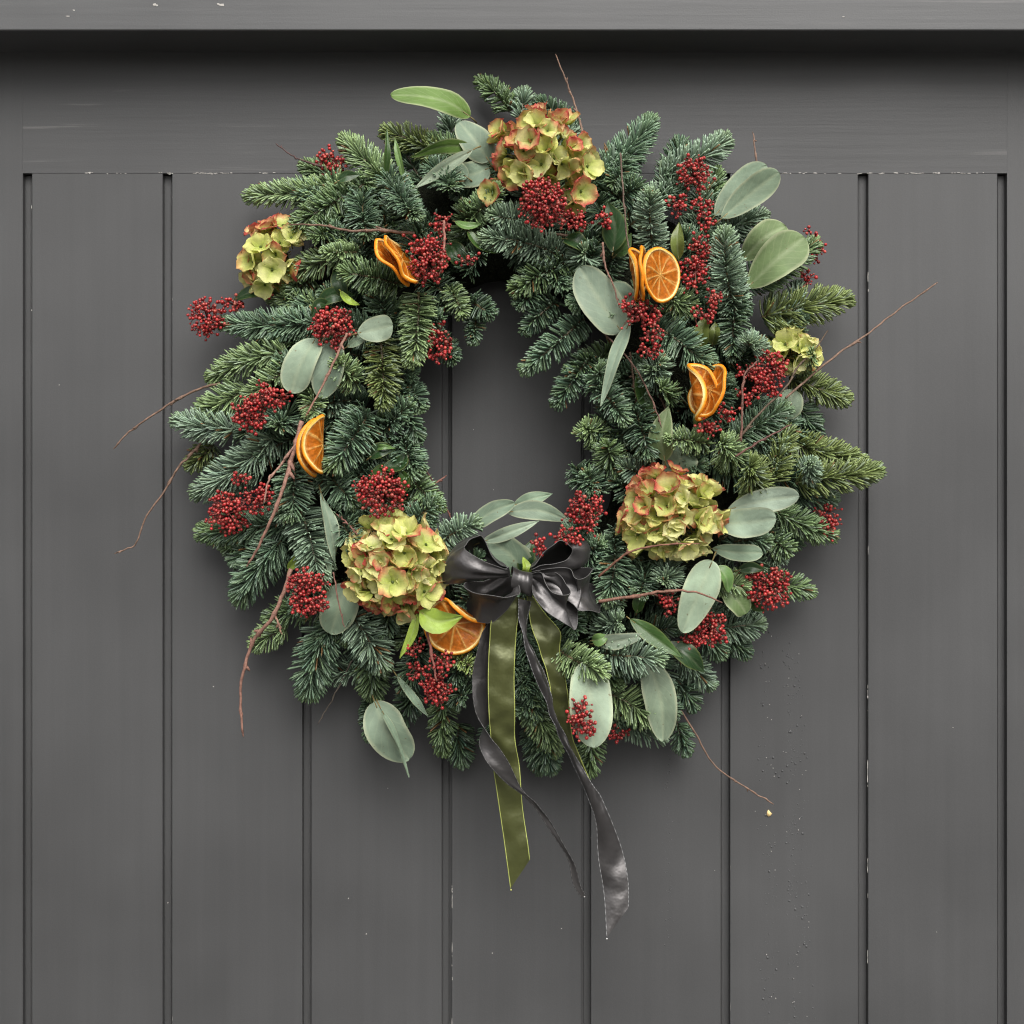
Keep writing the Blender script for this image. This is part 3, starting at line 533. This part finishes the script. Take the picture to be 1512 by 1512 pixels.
twig([(862,205),(853,168),(838,125),(821,82)], hs=(90, 80), r0=2.0); twig([(478,247),(447,237),(430,229),(409,213)], hs=(80, 70), r0=1.5, col=(.09, .05, .045)); twig([(1122,292),(1117,240),(1112,197)], hs=(70, 55), r0=2.2)
twig([(1160,588),(1225,532),(1285,490),(1330,455),(1382,419)], hs=(110, 70, 60), r0=1.7, r1=1.0); twig([(1088,652),(1119,613),(1161,571),(1178,542),(1204,515),(1221,490)], hs=(140, 135, 110), r0=1.8, r1=.9, col=(.11, .075, .05))
twig([(325,566),(295,574),(262,590),(215,620),(185,643),(169,662)], hs=(80, 60, 50), r0=2.0, r1=1.0); twig([(305,645),(285,668),(262,692),(245,722),(215,765),(200,803),(172,816)], hs=(70, 60, 55), r0=2.0, r1=.9)
twig([(446,622),(430,680),(415,730),(390,790),(367,834)], hs=(150, 165, 150), r0=3.4, r1=1.5, col=(.30, .16, .12)); twig([(437,655),(412,690),(397,708),(390,740)], hs=(156, 166), r0=1.9, r1=1.1, col=(.30, .17, .13))
twig([(430,840),(417,880),(400,915),(375,945),(360,990),(355,1022),(358,1083)], hs=(130, 135, 110, 90), r0=3.2, r1=1.6, col=(.30, .16, .12)); twig([(404,905),(410,918),(415,934)], hs=(133, 136), r0=1.8, r1=1.2, col=(.30, .17, .12))
twig([(512,492),(496,528),(476,570),(454,610)], hs=(152, 160), r0=1.9, r1=1.3, col=(.28, .15, .11)); twig([(588,600),(610,640),(622,682),(640,712),(662,756)], hs=(100, 85), r0=1.4, r1=.8, col=(.16, .08, .06)); twig([(605,748),(632,722),(657,704)], hs=(100, 80), r0=1.8, r1=1.1, col=(.2, .09, .07))
twig([(612,345),(560,340),(517,341),(477,333),(430,331)], hs=(140, 150, 130), r0=2.6, r1=1.1, col=(.17, .10, .07)); twig([(884,888),(945,879),(985,873),(1025,874),(1063,888)], hs=(165, 178, 172), r0=2.4, r1=1.1, col=(.2, .1, .07))
twig([(990,1025),(1028,1085),(1055,1130),(1105,1165),(1141,1186)], hs=(80, 60, 50), r0=1.6, r1=.9); twig([(520,975),(492,1030),(470,1068)], hs=(70, 50), r0=1.2, r1=.6, col=(.12, .1, .08)); twig([(876,476),(936,540),(968,604),(976,628)], hs=(130, 140), r0=1.6, r1=1.0, col=(.14, .08, .06))
twig([(916,226),(920,280),(925,345),(930,372)], hs=(145, 148), r0=1.4, r1=1.0, col=(.12, .08, .06)); twig([(890,358),(893,390),(905,420),(914,452)], hs=(150, 156), r0=1.7, r1=1.0, col=(.2, .11, .08)); twig([(655,326),(656,362),(650,402)], hs=(165, 172), r0=2.0, r1=1.4, col=(.27, .12, .09))
twig([(1094,652),(1096,600),(1099,555),(1118,534)], hs=(150, 160), r0=1.9, r1=1.2, col=(.18, .09, .07)); twig([(1086,674),(1125,650),(1166,628)], hs=(152, 158), r0=1.6, r1=1.0, col=(.13, .06, .05)); twig([(884,852),(928,816),(985,804),(1032,803)], hs=(160, 186, 190), r0=1.7, r1=.8, col=(.2, .09, .06))
twig([(625,905),(634,950),(645,1006)], hs=(150, 150), r0=2.4, r1=1.4, col=(.24, .09, .07), buds=False); twig([(492,845),(500,890),(508,924)], hs=(128, 132), r0=1.1, r1=.8, col=(.26, .13, .10)); twig([(528,790),(515,775),(498,760)], hs=(140, 128), r0=1.4, r1=1, col=(.22, .1, .08))
twig([(690,370),(740,360),(800,345),(860,352)], hs=(70, 80), r0=3, r1=2); twig([(930,520),(938,580),(948,640)], hs=(90, 100), r0=1.6, r1=1.1, col=(.14, .09, .06)); twig([(1005,700),(985,610),(950,545)], hs=(80, 100), r0=1.6, r1=1, col=(.13, .08, .06))
twig([(640,712),(652,735),(668,770)], hs=(84, 92), r0=1.2, r1=.8, col=(.2, .08, .06)); twig([(660,1075),(668,1100),(672,1120)], hs=(40, 35), r0=.7, r1=.5, col=(.2, .06, .05))

# ---- hydrangea heads
LIME, DEEP, CREAM, RED, ORNG = (np.array(c) for c in ((.70, .71, .22), (.37, .46, .07), (.90, .87, .52), (.56, .085, .075), (.68, .30, .12)))
def floret(c, nrmv, size, red, parent, spin, openk, cream):
    up0 = nrm(np.cross(nrmv, np.array((.3, .9, .2)) + rng.normal(0, .1, 3))); sd0 = np.cross(nrmv, up0); mb = MB()
    a, b = 8, 7
    for k in range(4):
        q = spin + k * math.pi / 2 + rng.normal(0, .12); d = math.cos(q) * up0 + math.sin(q) * sd0; w_ = nrm(np.cross(nrmv, d))
        L = size * rng.uniform(.86, 1.12); wd = L * rng.uniform(.92, 1.12); el = R(openk + rng.normal(0, 9)); curl = rng.uniform(-.7, .35); cup = rng.uniform(.25, .75); ph = rng.uniform(0, 20)
        P = np.zeros((a, b, 3)); Cc = np.zeros((a, b, 3)); pr = min(1, max(0, red + rng.normal(0, .22)))
        xa, za, prev = 0., 0., el
        for i in range(a):
            s = i / (a - 1)
            if i: an = el * (1 - .55 * s) + curl * s * s * -1.1; xa += math.cos(an) * L / (a - 1); za += math.sin(an) * L / (a - 1)
            pf = .16 + .84 * math.sin(math.pi * min(1, .08 + s * .80)) ** .8 if s < .7 else math.sqrt(max(0, 1 - ((s - .55) / .47) ** 2)) * 1.0
            if i == a - 1: pf = .26
            for j in range(b):
                u = -1 + 2 * j / (b - 1); x = u * wd / 2 * pf
                z = za + cup * x * x / wd * 1.1 + L * .07 * nz(s * 2 + ph, u * 1.6, ph) * (1 + s) + (.05 * L * math.sin(u * 5 + ph) * s * s)
                P[i, j] = c + d * (xa - .12 * L * u * u * s) + w_ * x + nrmv * z
                e = max(s, abs(u) * (.35 + .65 * s)); blot = nz(s * 1.8 + ph, u * 1.5, 7) * .5
                rk = np.clip((e - (1.05 - .75 * pr) - .04 + blot * .7) / .5, 0, 1) * min(1, pr * 1.6)
                g = LIME * (1 - .7 * cream) + CREAM * .7 * cream
                g = g * np.clip(s * 1.5, 0, 1) + DEEP * (1 - np.clip(s * 1.5, 0, 1))
                warm = ORNG * .5 + RED * .5 if rk < .5 else RED
                mid = np.clip(1 - abs(rk - .5) * 2, 0, 1)
                cc = g * (1 - rk) + RED * rk; cc = cc * (1 - .45 * mid) + ORNG * .45 * mid
                if j == b // 2: cc = cc * .93 + CREAM * .07
                Cc[i, j] = np.clip(cc * (1 + .10 * nz(i * .9, j * .9, ph)), .01, 1)
        mb.grid(P, Cc, uv=True)
    # the tiny eye and the stalk
    V, F = ico(); mb.add(c + nrmv * 1.5 + V * 2.1, F, (.10, .14, .03)); mb.tube([c, c - nrmv * 8, c - nrmv * 22 + rng.normal(0, 3, 3)], (1.1, 1.0, 1.2), (.34, .28, .10), 4)
    o = mb.build('floret', M_PETAL); part(o, parent); return o
def hydrangea(cx, cy, h, rx, ry, rz, n, redf, label, size=24, keep=None, zmin=-.12):
    h += lift(cx, cy); c = W(cx, cy, h); mb = MB(); V, F = ico(); mb.add(c + V * np.array((rx, ry, rz)) * .42 - np.array((0, 0, rz * .35)), F, (.055, .065, .02))
    mb.tube([c, c - np.array((0, 0, rz * .8))], (4, 4), (.10, .12, .03), 6)
    for i in range(n):                                      # branching flower stalks
        q = rng.uniform(0, 6.28); st = c - np.array((0, 0, rz * .3)); mb.tube([st, c + np.array((math.cos(q) * rx * .55, math.sin(q) * ry * .55, rng.uniform(0, .4) * rz))], (1.3, .9), (.30, .25, .09), 4)
    head = part(mb.build('hydrangea_head', M_PETAL)); tag(head, label)
    for lay, (nn, sc_) in enumerate(((n, 1.0), (n // 2, .70))):
        for i in range(nn):
            z = 1 - (i + .5) / nn * (1 - zmin); q = i * 2.39996 + rng.normal(0, .16) + lay; r = math.sqrt(max(0, 1 - z * z))
            d = np.array((math.cos(q) * r, math.sin(q) * r, z))
            if keep and not keep(d): continue
            k = sc_ * rng.uniform(.66, 1.02) * (.86 if lay == 0 else 1); p = c + d * np.array((rx, ry, rz)) * k * np.array((.88, .88, 1))
            nv = nrm(d / np.array((rx, ry, rz)) * rx + rng.normal(0, .40, 3)); 
            if lay == 0: nv = nrm(nv + np.array((0, 0, .15)))
            floret(p, nv, size * rng.uniform(.82, 1.12), redf(d), head, rng.uniform(0, 6.3), rng.uniform(20, 74), rng.uniform(0, 1))
    return head
def rf(fx, fy, base, amp):
    return lambda d: min(1, max(0, base + amp * max(0, d[0] * fx + d[1] * fy) + (rng.random() < .16) * .5 + rng.normal(0, .14)))
hydrangea(797,232,128,80,76,62,35, rf(-.5,.75,.34,.7), 'green hydrangea head with red edged petals at the top of the wreath', 25)
for (x, y, h, n_, z, rd) in ((857,282,176,(.45,-.35,.8),27,.75), (866,246,168,(.7,.1,.7),25,.45), (728,282,170,(-.6,-.2,.75),25,.6), (845,300,166,(.3,-.7,.6),23,.5)):
    floret(W(x, y, h), nrm(np.array(n_, float)), z, rd, bpy.data.objects['hydrangea_head'], 1.0 + x, 30, .3)
hydrangea(991,760,130,86,77,62,42, rf(-.55,.8,.28,.75), 'lime hydrangea head with pink edges on the right of the wreath', 25.5)
hydrangea(584,833,130,86,86,62,46, rf(.1,-.6,.32,.42), 'pale lime hydrangea head left of the ribbon bow', 25)
hydrangea(404,381,72,48,56,46,16, rf(-.7,.7,.30,.7), 'partly hidden hydrangea head at the upper left edge of the wreath', 23, keep=lambda d: d[0] < .75)
for (x, y, h, n_, z, rd) in ((374,412,84,(-.7,-.4,.5),22,.6), (392,420,100,(-.2,-.6,.8),23,.1), (430,352,118,(.1,.5,.9),23,.25), (398,338,92,(-.4,.8,.5),23,.9), (418,334,96,(0,.8,.6),22,.9), (370,385,84,(-.8,.1,.5),22,.6), (402,398,122,(0,-.2,1),25,.05)):
    floret(W(x, y, h), nrm(np.array(n_, float)), z, rd, bpy.data.objects['hydrangea_head.003'], 1.0 + x, 40, .5)
floret(W(447,342,104), nrm(np.array((.2,.5,1))), 22, .1, bpy.data.objects['hydrangea_head.003'], .4, 30, .9)
hydrangea(1168,520,84,44,30,40,12, rf(.2,.3,.04,.2), 'small hydrangea head tucked behind berries at the right edge', 22)

# ---- dried orange slices
def slice_(cx, cy, h, rad, normal, spin=0., bend=0., axis=0., th=4.4, wob=2.0, flesh=(.60, .175, .010), sq=1.0, label=None, fold=None):
    """dried slice: rind ring with a pale pith lip, sunken flesh with raised membranes; bend (1/radius of curl, in slice radii) about axis"""
    c = W(cx, cy, h + lift(cx, cy)); nv = nrm(normal); e1 = nrm(np.cross(np.array((0, 1, 0.01)), nv)); e2 = np.cross(nv, e1); ph = rng.uniform(0, 30)
    def place(x, y, z):
        x, y = x * math.cos(spin) - y * math.sin(spin), x * math.sin(spin) + y * math.cos(spin)
        ca, sa = math.cos(axis), math.sin(axis); u, v = x * ca + y * sa, -x * sa + y * ca
        z = z + wob * 2.2 * nz(u / rad * 1.3 + ph, v / rad * 1.3, 2)
        if fold and u > fold[0] * rad:                                   # an edge of the slice curled over
            du = u - fold[0] * rad; fr = fold[1] * rad; an = min(du / fr, fold[2]); ex = max(0, du - fr * fold[2])
            u, z = fold[0] * rad + (fr - z) * math.sin(an) + ex * math.cos(an), fr - (fr - z) * math.cos(an) + ex * math.sin(an)
        elif abs(bend) > 1e-4:
            rb = rad / bend; an = u / rb; u, z = (rb - z) * math.sin(an), rb - (rb - z) * math.cos(an)
        x, y = u * ca - v * sa, u * sa + v * ca
        return c + e1 * x + e2 * y * sq + nv * z
    nt = 60; mb = MB()
    prof = [(.865, -.5, 'p'), (.88, .38, 'p'), (.91, .52, 'p'), (.945, .5, 'q'), (.985, .3, 'r'), (1.0, 0, 'r'), (.985, -.3, 'r'), (.945, -.5, 'q'), (.91, -.52, 'p'), (.88, -.4, 'p'), (.865, -.5, 'p')]
    colr = {'p': np.array((1.0, .74, .30)), 'q': np.array((.95, .44, .04)), 'r': np.array((.90, .27, .008))}
    P = np.zeros((len(prof), nt, 3)); Cc = np.zeros((len(prof), nt, 3))
    for i, (r, z, k) in enumerate(prof):
        for j in range(nt):
            a = 2 * math.pi * j / nt; rr = rad * (r + .022 * nz(math.cos(a) * 2 + ph, math.sin(a) * 2, 9) + (.012 * nz(math.cos(a) * 9 + ph, math.sin(a) * 9, i) if k == 'p' else 0))
            P[i, j] = place(rr * math.cos(a), rr * math.sin(a), z * th); Cc[i, j] = colr[k] * (1 + .18 * nz(a * 2, i, ph))
    mb.grid(P, Cc, closed=True); o = part(mb.build('orange_slice', M_RIND)); 
    if label: tag(o, label)
    mb = MB(); nseg = 10; nr = 12; nt = 120
    for side in (1, -1):
        P = np.zeros((nr, nt, 3)); Cc = np.zeros((nr, nt, 3))
        for i in range(nr):
            s = i / (nr - 1); r = .895 * s
            for j in range(nt):
                a = 2 * math.pi * j / nt; sg = a / (2 * math.pi) * nseg + .22 * nz(s * 2, ph, math.floor(a / 6.2832 * nseg)) * s
                dm = abs(sg - round(sg)) * 2 * math.pi / nseg * r * rad            # distance to a membrane
                mem = max(0, 1 - dm / 1.9); core = max(0, 1 - s / .10); rim = max(0, (s - .93) / .07)
                k = max(mem * .8, core, rim * .7); wr = nz(math.cos(a) * r * 9 + ph, math.sin(a) * r * 9, 4 * side)
                z = side * (.4 + 1.1 * k) + .9 * wr * (1 - k)
                P[i, j] = place(r * rad * math.cos(a), r * rad * math.sin(a), z)
                Cc[i, j] = np.clip(np.array(flesh) * (1 + .28 * wr) * (1 - k) + np.array((.92, .60, .17)) * k, .004, 1)
        mb.grid(P, Cc, closed=True, flip=side < 0)
    part(mb.build('orange_flesh', M_FLESH), o); return o
V3 = lambda *a: np.array(a, float)
slice_(974,406,172,38, V3(.70,.03,.71), .3, bend=.25, axis=0., sq=1., label='flat orange slice facing outward beside a folded one')
slice_(946,404,168,38, V3(1,.0,.10), .9, bend=.25, axis=1.2); slice_(936,406,160,37, V3(.96,.05,.32), .1, bend=.9, axis=0.2)
slice_(594,382,166,39, V3(.80,.50,.24), .5, bend=-.25, axis=1.2, wob=3); slice_(579,388,160,39, V3(.76,.52,.30), .2, bend=.3, axis=.9, wob=3)
slice_(1049,577,150,39, V3(-.80,.32,.52), .4, bend=.35, axis=.1); slice_(1026,579,152,40, V3(.72,.10,.64), .9, bend=2.3, axis=.10, wob=1)
slice_(476,656,152,41, V3(1,-.02,.10), .2, bend=-1.2, axis=.05, wob=1); slice_(465,661,142,41, V3(1,.0,.05), .8, bend=-1.1, axis=.05, wob=1)
slice_(671,922,132,43, V3(.05,-.10,1), .15, axis=.95, fold=(.42, .16, 2.1), label='large dried orange slice facing outward below the pale hydrangea')

# ---- ribbon bow
bow = bpy.data.objects.new('ribbon_bow', None); C.objects.link(bow); bow.location = tuple(world_co([W(770, 860, 150)])[0]); bow.parent = wreath; bow.matrix_parent_inverse = _inv
tag(bow, 'black satin ribbon bow with olive undersides and long hanging tails')
bpy.context.view_layer.update(); _binv = bow.matrix_world.inverted()
Z7 = lambda L, dh=0: [W(630 + x / 5.04, 700 + y / 5.04, h + dh) for x, y, h in L]
ZP = lambda L, dh=0: [W(x, y, h + dh) for x, y, h in L]
def ribbon(name, A, B, m, edge, bulge=0., n=64, mw=11, ripple=2.0, er=.5, label=None, dots=False, pleat=0.):
    A, B = spline(A, n), spline(B, n); ph = rng.uniform(0, 30); mb = MB(); P = np.zeros((n, mw, 3))
    t = nrm(np.gradient((A + B) / 2, axis=0)); wv = nrm(B - A); nv = nrm(np.cross(t, wv))
    for j in range(mw):
        u = j / (mw - 1)
        for i in range(n):
            env = math.sin(math.pi * min(1, max(0, i / (n - 1)))) ** .5
            z = bulge * math.sin(math.pi * u) * env + ripple * (nz(i * .13 + ph, u * 1.4, 3) * 2) * env
            e = i / (n - 1); kn = max(0, 1 - e / .38) ** 1.3 + max(0, 1 - (1 - e) / .38) ** 1.3       # pleats gathered at the knot
            z += pleat * kn * math.sin(u * 15 + ph + e * 3) * min(1, e * 14, (1 - e) * 14)
            P[i, j] = A[i] * (1 - u) + B[i] * u + nv[i] * z
    mb.grid(P, np.array((.03, .03, .03)), 0)
    N = nrm(np.cross(np.gradient(P, axis=0), np.gradient(P, axis=1))); mb.grid(P - N * .5, np.array((.03, .03, .03)), 0, flip=True)
    ec = np.array(edge)
    for j in (0, mw - 1):
        E = P[:, j] - N[:, j] * .25; 
        if dots: ec2 = np.where((np.arange(n) % 2 == 0)[:, None], ec[None], ec[None] * .25)
        mb.tube(E, er, ec2 if dots else ec, 5, m=1)
    o = mb.build(name, [m, M_EDGE]); o.parent = bow; o.matrix_parent_inverse = _binv
    if label: tag(o, label)
    return o
DK, YG = (.10, .096, .094), (.34, .38, .10)
D = 42
ribbon('bow_loop', Z7([(605,715,145),(430,650,166),(290,565,162),(305,510,142),(375,455,128),(430,490,122),(520,640,122),(600,690,132)], D), Z7([(610,770,140),(390,795,152),(160,818,140),(118,790,118),(185,650,94),(280,625,86),(450,690,100),(600,720,120)], D), M_BLACK, DK, bulge=12, pleat=2.4, mw=21)
ribbon('bow_loop', Z7([(612,690,140),(430,795,128),(310,800,150),(283,850,174),(400,895,188),(560,908,192),(660,905,188),(682,870,174),(645,735,152)], D), Z7([(655,880,124),(450,965,104),(290,975,100),(268,990,110),(370,1085,132),(480,1098,146),(580,1010,156),(660,925,158),(690,850,146)], D), M_BLACK, DK, bulge=12, pleat=2.4, mw=21)
ribbon('bow_loop', Z7([(765,720,140),(800,680,150),(900,560,150),(1000,500,150),(1078,548,147),(1072,610,143),(1000,662,147),(880,682,152),(780,712,150)], D), Z7([(770,740,110),(850,716,100),(950,712,98),(1085,690,94),(1192,560,95),(1200,640,104),(1100,690,114),(950,705,122),(790,742,130)], D), M_BLACK, DK, bulge=12, pleat=2.4, mw=21)
ribbon('bow_loop', Z7([(785,725,150),(930,700,160),(1060,703,166),(1115,778,174),(1180,768,167),(1237,708,150),(1130,695,130),(950,688,130),(780,718,135)], D), Z7([(800,850,140),(950,885,160),(1080,960,168),(1130,1015,172),(1215,1015,167),(1284,1022,142),(1275,850,110),(1000,780,108),(790,780,120)], D), M_BLACK, DK, bulge=12, pleat=2.4, mw=21)
ribbon('bow_loop', Z7([(780,740,150),(850,733,167),(890,822,181),(960,895,188),(1060,887,184),(1034,800,168),(930,722,156),(800,727,150)], D), Z7([(770,800,150),(800,900,167),(900,1025,175),(1050,1125,173),(1112,1152,166),(1112,980,150),(980,850,140),(790,780,140)], D), M_BLACK, DK, bulge=12, pleat=2.4, mw=21)
# knot: pinched band wrapped over the crossing
P = np.zeros((14, 20, 3)); kc = W(770.5, 859, 196)
for i in range(14):
    s = -1 + 2 * i / 13
    for j in range(20):
        a = 2 * math.pi * j / 20; w_ = 13.5 + 3 * s * s + 1.0 * math.sin(s * 5.5 + 1.8 * math.cos(a) + a) ; hh = 15 + 2.2 * s * s
        P[i, j] = kc + np.array((s * 14 * (1 - .1 * abs(math.sin(a))) + 1.5 * math.sin(a * 2), math.sin(a) * hh - s * 4, math.cos(a) * w_ + .8 * math.sin(s * 7 + a)))
mb = MB(); mb.grid(P, np.array((.03, .03, .03)), closed=True); o = mb.build('knot', [M_BLACK]); o.parent = bow; o.matrix_parent_inverse = _binv
TD = 50
ribbon('ribbon_tail', ZP([(752,884,126),(716,928,126),(704,965,128),(698,1005,128),(701,1047,132),(721,1084,138),(738,1106,140),(753,1130,138),(770,1165,132),(790,1184,126),(806,1203,118),(828,1240,106),(848,1275,96),(856,1305,90),(864,1322,88)], TD), ZP([(768,888,120),(746,930,116),(741,965,114),(738,1005,112),(732,1050,112),(709,1091,124),(715,1117,134),(729,1137,138),(750,1158,134),(774,1176,128),(798,1204,116),(824,1244,104),(840,1272,94),(846,1304,90),(858,1325,88)], TD), M_BLACK, DK, n=110, ripple=1.6, er=.6, dots=True, label='black ribbon tail twisting across the olive tail')
ribbon('ribbon_tail', ZP([(757,880,142),(729,905,140),(723,950,137),(721,1000,137),(722,1050,134),(725,1090,124),(729,1135,112),(737,1190,106),(745,1245,104),(754,1312,100)], TD), ZP([(775,884,140),(766,905,138),(761,950,137),(759,1000,137),(760,1050,134),(760,1090,120),(767,1135,112),(771,1190,106),(779,1245,104),(782,1270,100)], TD), M_OLIVE, YG, n=110, ripple=3.2, bulge=2, er=.7, label='olive satin tail with yellow stitched edges')
ribbon('ribbon_tail', ZP([(778,880,130),(781,904,132),(787,932,132),(800,967,132),(811,1006,128),(815,1040,120),(826,1075,112),(845,1115,104),(868,1158,96)], TD), ZP([(786,880,130),(804,905,128),(826,932,124),(827,963,122),(835,1010,120),(840,1039,116),(845,1089,110),(857,1119,104),(873,1158,96)], TD), M_OLIVE, YG, n=90, ripple=3.0, er=.7, label='short olive tail under the black tail')
ribbon('ribbon_tail', ZP([(766,884,146),(767,913,146),(776,958,142),(789,998,138),(805,1034,132),(816,1065,128),(829,1095,122),(846,1128,115),(868,1178,105),(880,1215,98),(884,1270,90),(892,1320,96),(896,1384,110)], TD), ZP([(784,888,138),(777,928,134),(787,960,136),(803,990,134),(812,1020,130),(818,1050,126),(832,1080,122),(846,1110,116),(870,1150,110),(890,1183,105),(917,1250,88),(927,1300,92),(928,1340,99)], TD), M_BLACK, (.24, .24, .24), n=150, ripple=3.0, bulge=6, er=.7, dots=True, label='longest black satin tail with dotted edge')
for (x, y, h, m, c) in ((896, 1386, 160, M_EDGE, (.6, .6, .58)), (754.5, 1314, 150, M_EDGE, (.55, .55, .16)), (863, 1324, 138, M_EDGE, (.4, .4, .38))):
    mb = MB(); V, F = ico(); mb.add(W(x, y, h) + V * 1.1, F, c); o = mb.build('ribbon_tip', m); o.parent = bow; o.matrix_parent_inverse = _binv
